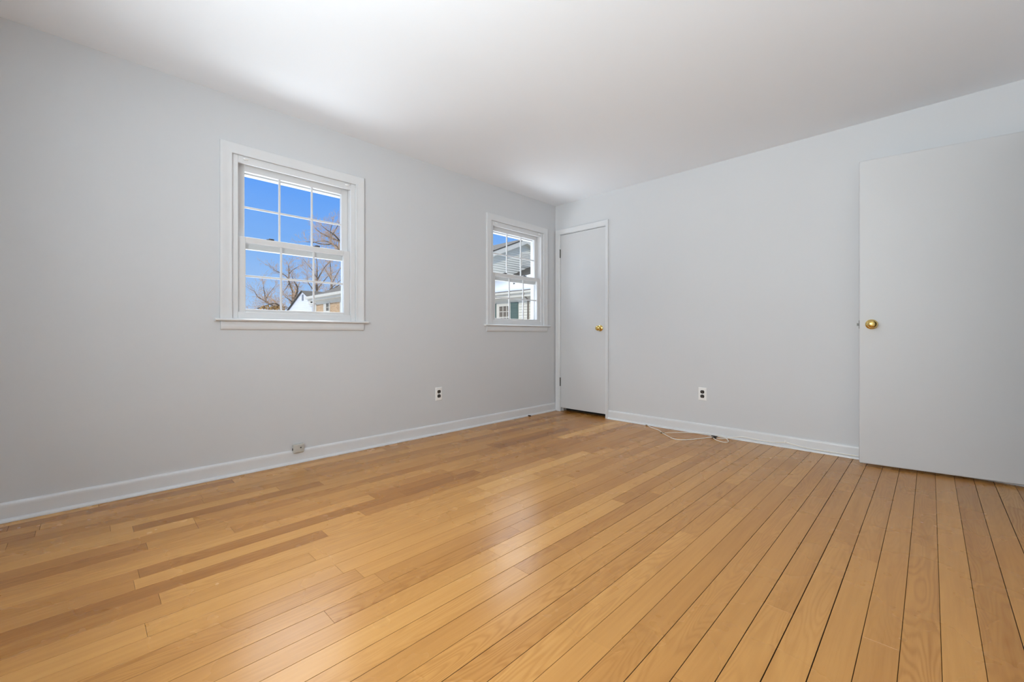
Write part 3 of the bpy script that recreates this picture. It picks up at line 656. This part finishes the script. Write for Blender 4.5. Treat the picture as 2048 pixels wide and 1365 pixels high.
# white gabled house behind it
wh = thing('gabled_house', (-25.4, 6.0, GZ), 'white sided house with steep gable and attic vent behind the brick house', 'house')
GX, GP, GY, GS = -25.44, 3.65, 6.0, 0.425
gl0, gr0 = -30.2, -23.9
zl, zr_ = GP - GS*(GX - gl0), GP - GS*(gr0 - GX)
bm = bmesh.new(); prism(bm, [(gl0, GY, GZ), (gr0, GY, GZ), (gr0, GY, zr_), (GX, GY, GP), (gl0, GY, zl)], (0, 12, 0)); obj('wall', bm, M['siding_white'], wh)
bm = bmesh.new(); lap(bm, (gl0, GY, 0), (1, 0, 0), (0, -1, 0), gr0 - gl0, GZ, GP, 0.115, lambda z: (max(0.0, (z - zl)/GS), (gr0 - gl0) - max(0.0, (z - zr_)/GS)), 0.010)
obj('siding', bm, M['siding_white'], wh)
bm = bmesh.new()
for x1 in (gl0 - 0.3, gr0 + 0.3):
    z1 = GP - GS*abs(x1 - GX); prism(bm, [(GX, GY - 0.12, GP), (x1, GY - 0.12, z1), (x1, GY - 0.12, z1 + 0.035), (GX, GY - 0.12, GP + 0.035)], (0, 12.3, 0))
obj('roof', bm, M['shingle'], wh)
bm = boxes(((gr0 - 0.35, GY - 0.10, zr_ - 0.28), (gr0 + 0.35, GY - 0.004, zr_ - 0.10)), ((gr0 - 0.2, GY - 0.07, zr_ - 0.40), (gr0 + 0.2, GY - 0.004, zr_ - 0.28)), ((gr0 + 0.02, GY - 0.1, zr_ - 0.2), (gr0 + 0.33, GY + 12, zr_ - 0.08)))
obj('eave_return', bm, M['ext_trim'], wh)
obj('attic_vent', boxes(((GX - 0.13, GY - 0.03, 3.04), (GX + 0.13, GY - 0.005, 3.42))), M['slot'], wh)

# hedge
CX, CY, CZ = CAM
Fw = Vector((-math.sin(YAW), math.cos(YAW), 0)); Rt = Vector((math.cos(YAW), math.sin(YAW), 0))
def at(px, py, depth):
    return Vector(CAM) + (Fw + Rt*((px - 1024.0)/847.0) + ZV*(-(py - 669.0)/847.0))*depth
HC = at(545, 669, 17.0); HC.z = GZ
hd = bmesh.new(); r4 = random.Random(11)
for k in range(4200):
    a, b, c = r4.uniform(-1, 1), r4.uniform(-1, 1), r4.uniform(0, 1)
    if a*a*0.8 + b*b*0.6 + (c*c)**2*0.7 > 1: continue
    p = HC + Fw*(0.7*a) + Rt*(0.62*b) + ZV*(2.62*c); s_ = 0.06
    u = Vector((r4.gauss(0, 1), r4.gauss(0, 1), r4.gauss(0, 1))).normalized(); q = u.orthogonal().normalized()
    vs = [hd.verts.new(p + u*s_), hd.verts.new(p + q*s_*0.6), hd.verts.new(p - u*s_), hd.verts.new(p - q*s_*0.6)]; hd.faces.new(vs)
obj('hedge', hd, M['hedge'], origin=HC, label='clipped russet hedge showing just above the window sash', cat='hedge')

# bare winter trees
def tree(base, limbs, seed, label, twl=1.0, dens=1.0, rmin=0.0065):
    """limbs: hand-laid polylines (points, start radius, end radius); finer wood grows from them"""
    rg = random.Random(seed)
    t = thing('bare_tree', base, label, 'tree', 'bare winter trees beyond the glass')
    bt, bb, bw = bmesh.new(), bmesh.new(), bmesh.new()
    def grow(p, d, ln, r, lev):
        pts = [p]; n = 4 if lev < 2 else 3; q = Vector(p); dd = Vector(d)
        for i in range(n):
            dd = (dd + Vector((rg.gauss(0, .15), rg.gauss(0, .15), rg.gauss(0.03, .12)))).normalized(); q = q + dd*(ln/n); pts.append(q.copy())
        tube(bb if lev == 0 else bw, pts, [r*(1 - 0.75*i/n) for i in range(n + 1)], 4 if lev < 2 else 3, False)
        if lev >= 3: return
        k = max(2, int((5, 5, 4)[lev]*dens + rg.random()))
        for c in range(k):
            i = rg.randint(1, n); f = Vector((rg.gauss(0, 1), rg.gauss(0, 1), rg.gauss(0.25, 0.8))).normalized()
            nd = (dd*0.85 + f*0.75).normalized(); grow(pts[i], nd, ln*rg.uniform(0.42, 0.68), max(r*0.45, rmin), lev + 1)
    for k, (pts, ra, rb) in enumerate(limbs):
        sp = smooth_path(pts, 4); n = len(sp); rs = [ra + (rb - ra)*i/(n - 1) for i in range(n)]
        tube(bt if k == 0 else bb, sp, rs, 8)
        for i in range(2, n):
            f = i/(n - 1)
            if k == 0 and f < 0.55: continue
            for c in range(1 + (rg.random() < 0.5*dens)):
                dd = (sp[i] - sp[i-1]).normalized(); fz = Vector((rg.gauss(0, 1), rg.gauss(0, 1), rg.gauss(0.2, 0.7))).normalized()
                grow(sp[i], (dd*0.6 + fz*0.8).normalized(), twl*rg.uniform(0.7, 1.3)*(1.15 - 0.4*f), max(rs[i]*0.3, rmin*1.5), 1)
        dd = (sp[-1] - sp[-2]).normalized()
        for c in range(2): grow(sp[-1], (dd + Vector((rg.gauss(0, .3), rg.gauss(0, .3), rg.gauss(0.1, .3)))).normalized(), twl*rg.uniform(0.8, 1.2), rb*0.8, 1)
    obj('trunk', bt, M['bark'], t, smooth=True, auto=180)
    obj('branch', bb, M['bark'], t, smooth=True, auto=180)
    obj('twig', bw, M['twig'], t, kind='stuff')

def P_(d, *pp):
    """polyline of (px, py, extra depth)"""
    return [at(x, y, d + (q[0] if q else 0.0)) for x, y, *q in pp]
def ground_at(px, d):
    p = at(px, 669, d); p.z = GZ; return p
D = 19.0
b_ = ground_at(574, D)
tree(b_, [([b_, at(573, 660, D), at(566, 625, D), at(556, 611, D)], 0.10, 0.055),
          (P_(D, (556, 611), (549, 613, .2), (539, 608, .3), (531.5, 601, .4), (529.5, 589, .3), (527, 574)), 0.05, 0.012),
          (P_(D, (540, 609, .3), (527, 601), (516, 594, -.4), (508, 582, -.7)), 0.03, 0.008),
          (P_(D, (561, 613), (551, 607.5, -.5), (541, 609, -.9), (528, 613, -1.2), (513, 617, -1.4)), 0.034, 0.008),
          (P_(D, (531, 600, .4), (540, 585, .9), (550, 573, 1.3)), 0.025, 0.008)], 21, 'bare leaning tree rising behind the russet hedge', 0.46, 0.75, 0.0042)
D = 34.0
b_ = ground_at(583, D)
tree(b_, [([b_, at(583, 640, D), at(585.5, 612, D), at(587, 598, D)], 0.20, 0.13),
          (P_(D, (587, 598), (585.5, 584, .4), (580.5, 571, .8), (577.5, 562, .8), (578, 545, .5), (577, 532)), 0.105, 0.02),
          (P_(D, (587.5, 600), (594, 586, -.5), (594.5, 574, -1), (588, 563, -1.4), (584, 552, -1.6)), 0.085, 0.016),
          (P_(D, (579, 566, .8), (573, 576, 1.2), (566, 586, 1.5)), 0.05, 0.012),
          (P_(D, (578, 560, .8), (570, 551, .2), (558, 545, -.5), (546, 539, -.8)), 0.05, 0.012),
          (P_(D, (578, 548, .5), (586, 540, 1), (596, 534, 1.6)), 0.042, 0.012),
          (P_(D, (586, 606), (579, 600, -1), (570, 594, -1.6)), 0.055, 0.015),
          (P_(D, (584, 622), (576, 616, 1), (566, 612, 1.6)), 0.055, 0.014)], 5, 'bare tree with dark forked trunk left of the white gable', 0.76, 0.75, 0.0070)
D = 44.0
b_ = ground_at(636, D)
tree(b_, [([b_, at(636, 640, D), at(634.5, 600, D), at(633, 570, D)], 0.24, 0.11),
          (P_(D, (633, 570), (634, 548, .6), (634, 530, 1), (632.5, 516, 1.2)), 0.095, 0.02),
          (P_(D, (633.5, 562), (643, 545, -1), (651, 533, -1.6), (660, 524, -2)), 0.07, 0.015),
          (P_(D, (634, 580), (645, 566, 1), (655, 554, 1.6), (668, 545, 2)), 0.07, 0.015),
          (P_(D, (633, 556), (624, 540, 1), (614, 528, 1.6), (606, 518, 2)), 0.06, 0.012),
          (P_(D, (634, 590), (622, 574, -1), (615, 562, -1.6), (614, 548, -2)), 0.065, 0.015),
          (P_(D, (634.5, 600), (650, 588, -1), (668, 572, -2), (682, 560, -2.6)), 0.07, 0.015)], 9, 'tall bare tree standing behind the ridge of the white gabled house', 1.0, 0.8, 0.0090)
D = 52.0
b_ = ground_at(664, D)
tree(b_, [([b_, at(664, 640, D), at(663.5, 590, D), at(663, 565, D)], 0.25, 0.12),
          (P_(D, (663, 565), (661.5, 543, .6), (660, 522, 1), (661, 508, 1)), 0.09, 0.018),
          (P_(D, (663, 570), (672, 552, 1), (682, 536, 2), (694, 526, 2)), 0.065, 0.015),
          (P_(D, (663, 560), (654, 545, 1), (646, 532, 1)), 0.09, 0.02),
          (P_(D, (663.5, 580), (676, 572, -1), (692, 560, -2)), 0.10, 0.02)], 14, 'bare tree behind the hipped roof of the brick house', 1.1, 0.8, 0.0100)
D = 13.5
b_ = ground_at(748, D)
tree(b_, [([b_, at(747, 700, D), at(738, 610, D), at(722, 545, D), at(700, 513, D), at(677, 497.5, D)], 0.15, 0.052),
          (P_(D, (677, 497.5), (669, 492), (662, 487, .2), (652, 483, .4), (640, 482.5, .6), (626, 486, .8)), 0.040, 0.007),
          (P_(D, (664, 488, .1), (655, 489.5, -.3), (642, 488, -.6), (628, 485, -.8), (612, 484, -1)), 0.022, 0.006),
          (P_(D, (700, 513), (688, 492, .4), (676, 482, .6), (662, 476, .6), (651, 471, .4), (640, 465), (630, 456)), 0.042, 0.007),
          (P_(D, (690, 496, .4), (676, 478, 0), (666, 468, -.3), (655, 461, -.4), (642, 451, -.6)), 0.028, 0.006),
          (P_(D, (661.5, 486, .2), (662, 474, .2), (661, 462, .3), (664, 450, .3), (666, 438, .4)), 0.018, 0.005),
          (P_(D, (665, 470), (672, 458, .3), (678, 446, .5)), 0.022, 0.007),
          (P_(D, (738, 610), (760, 540, .6), (770, 490, 1)), 0.10, 0.015)], 30, 'bare tree whose limb reaches across the upper sash', 0.31, 0.85, 0.0024)
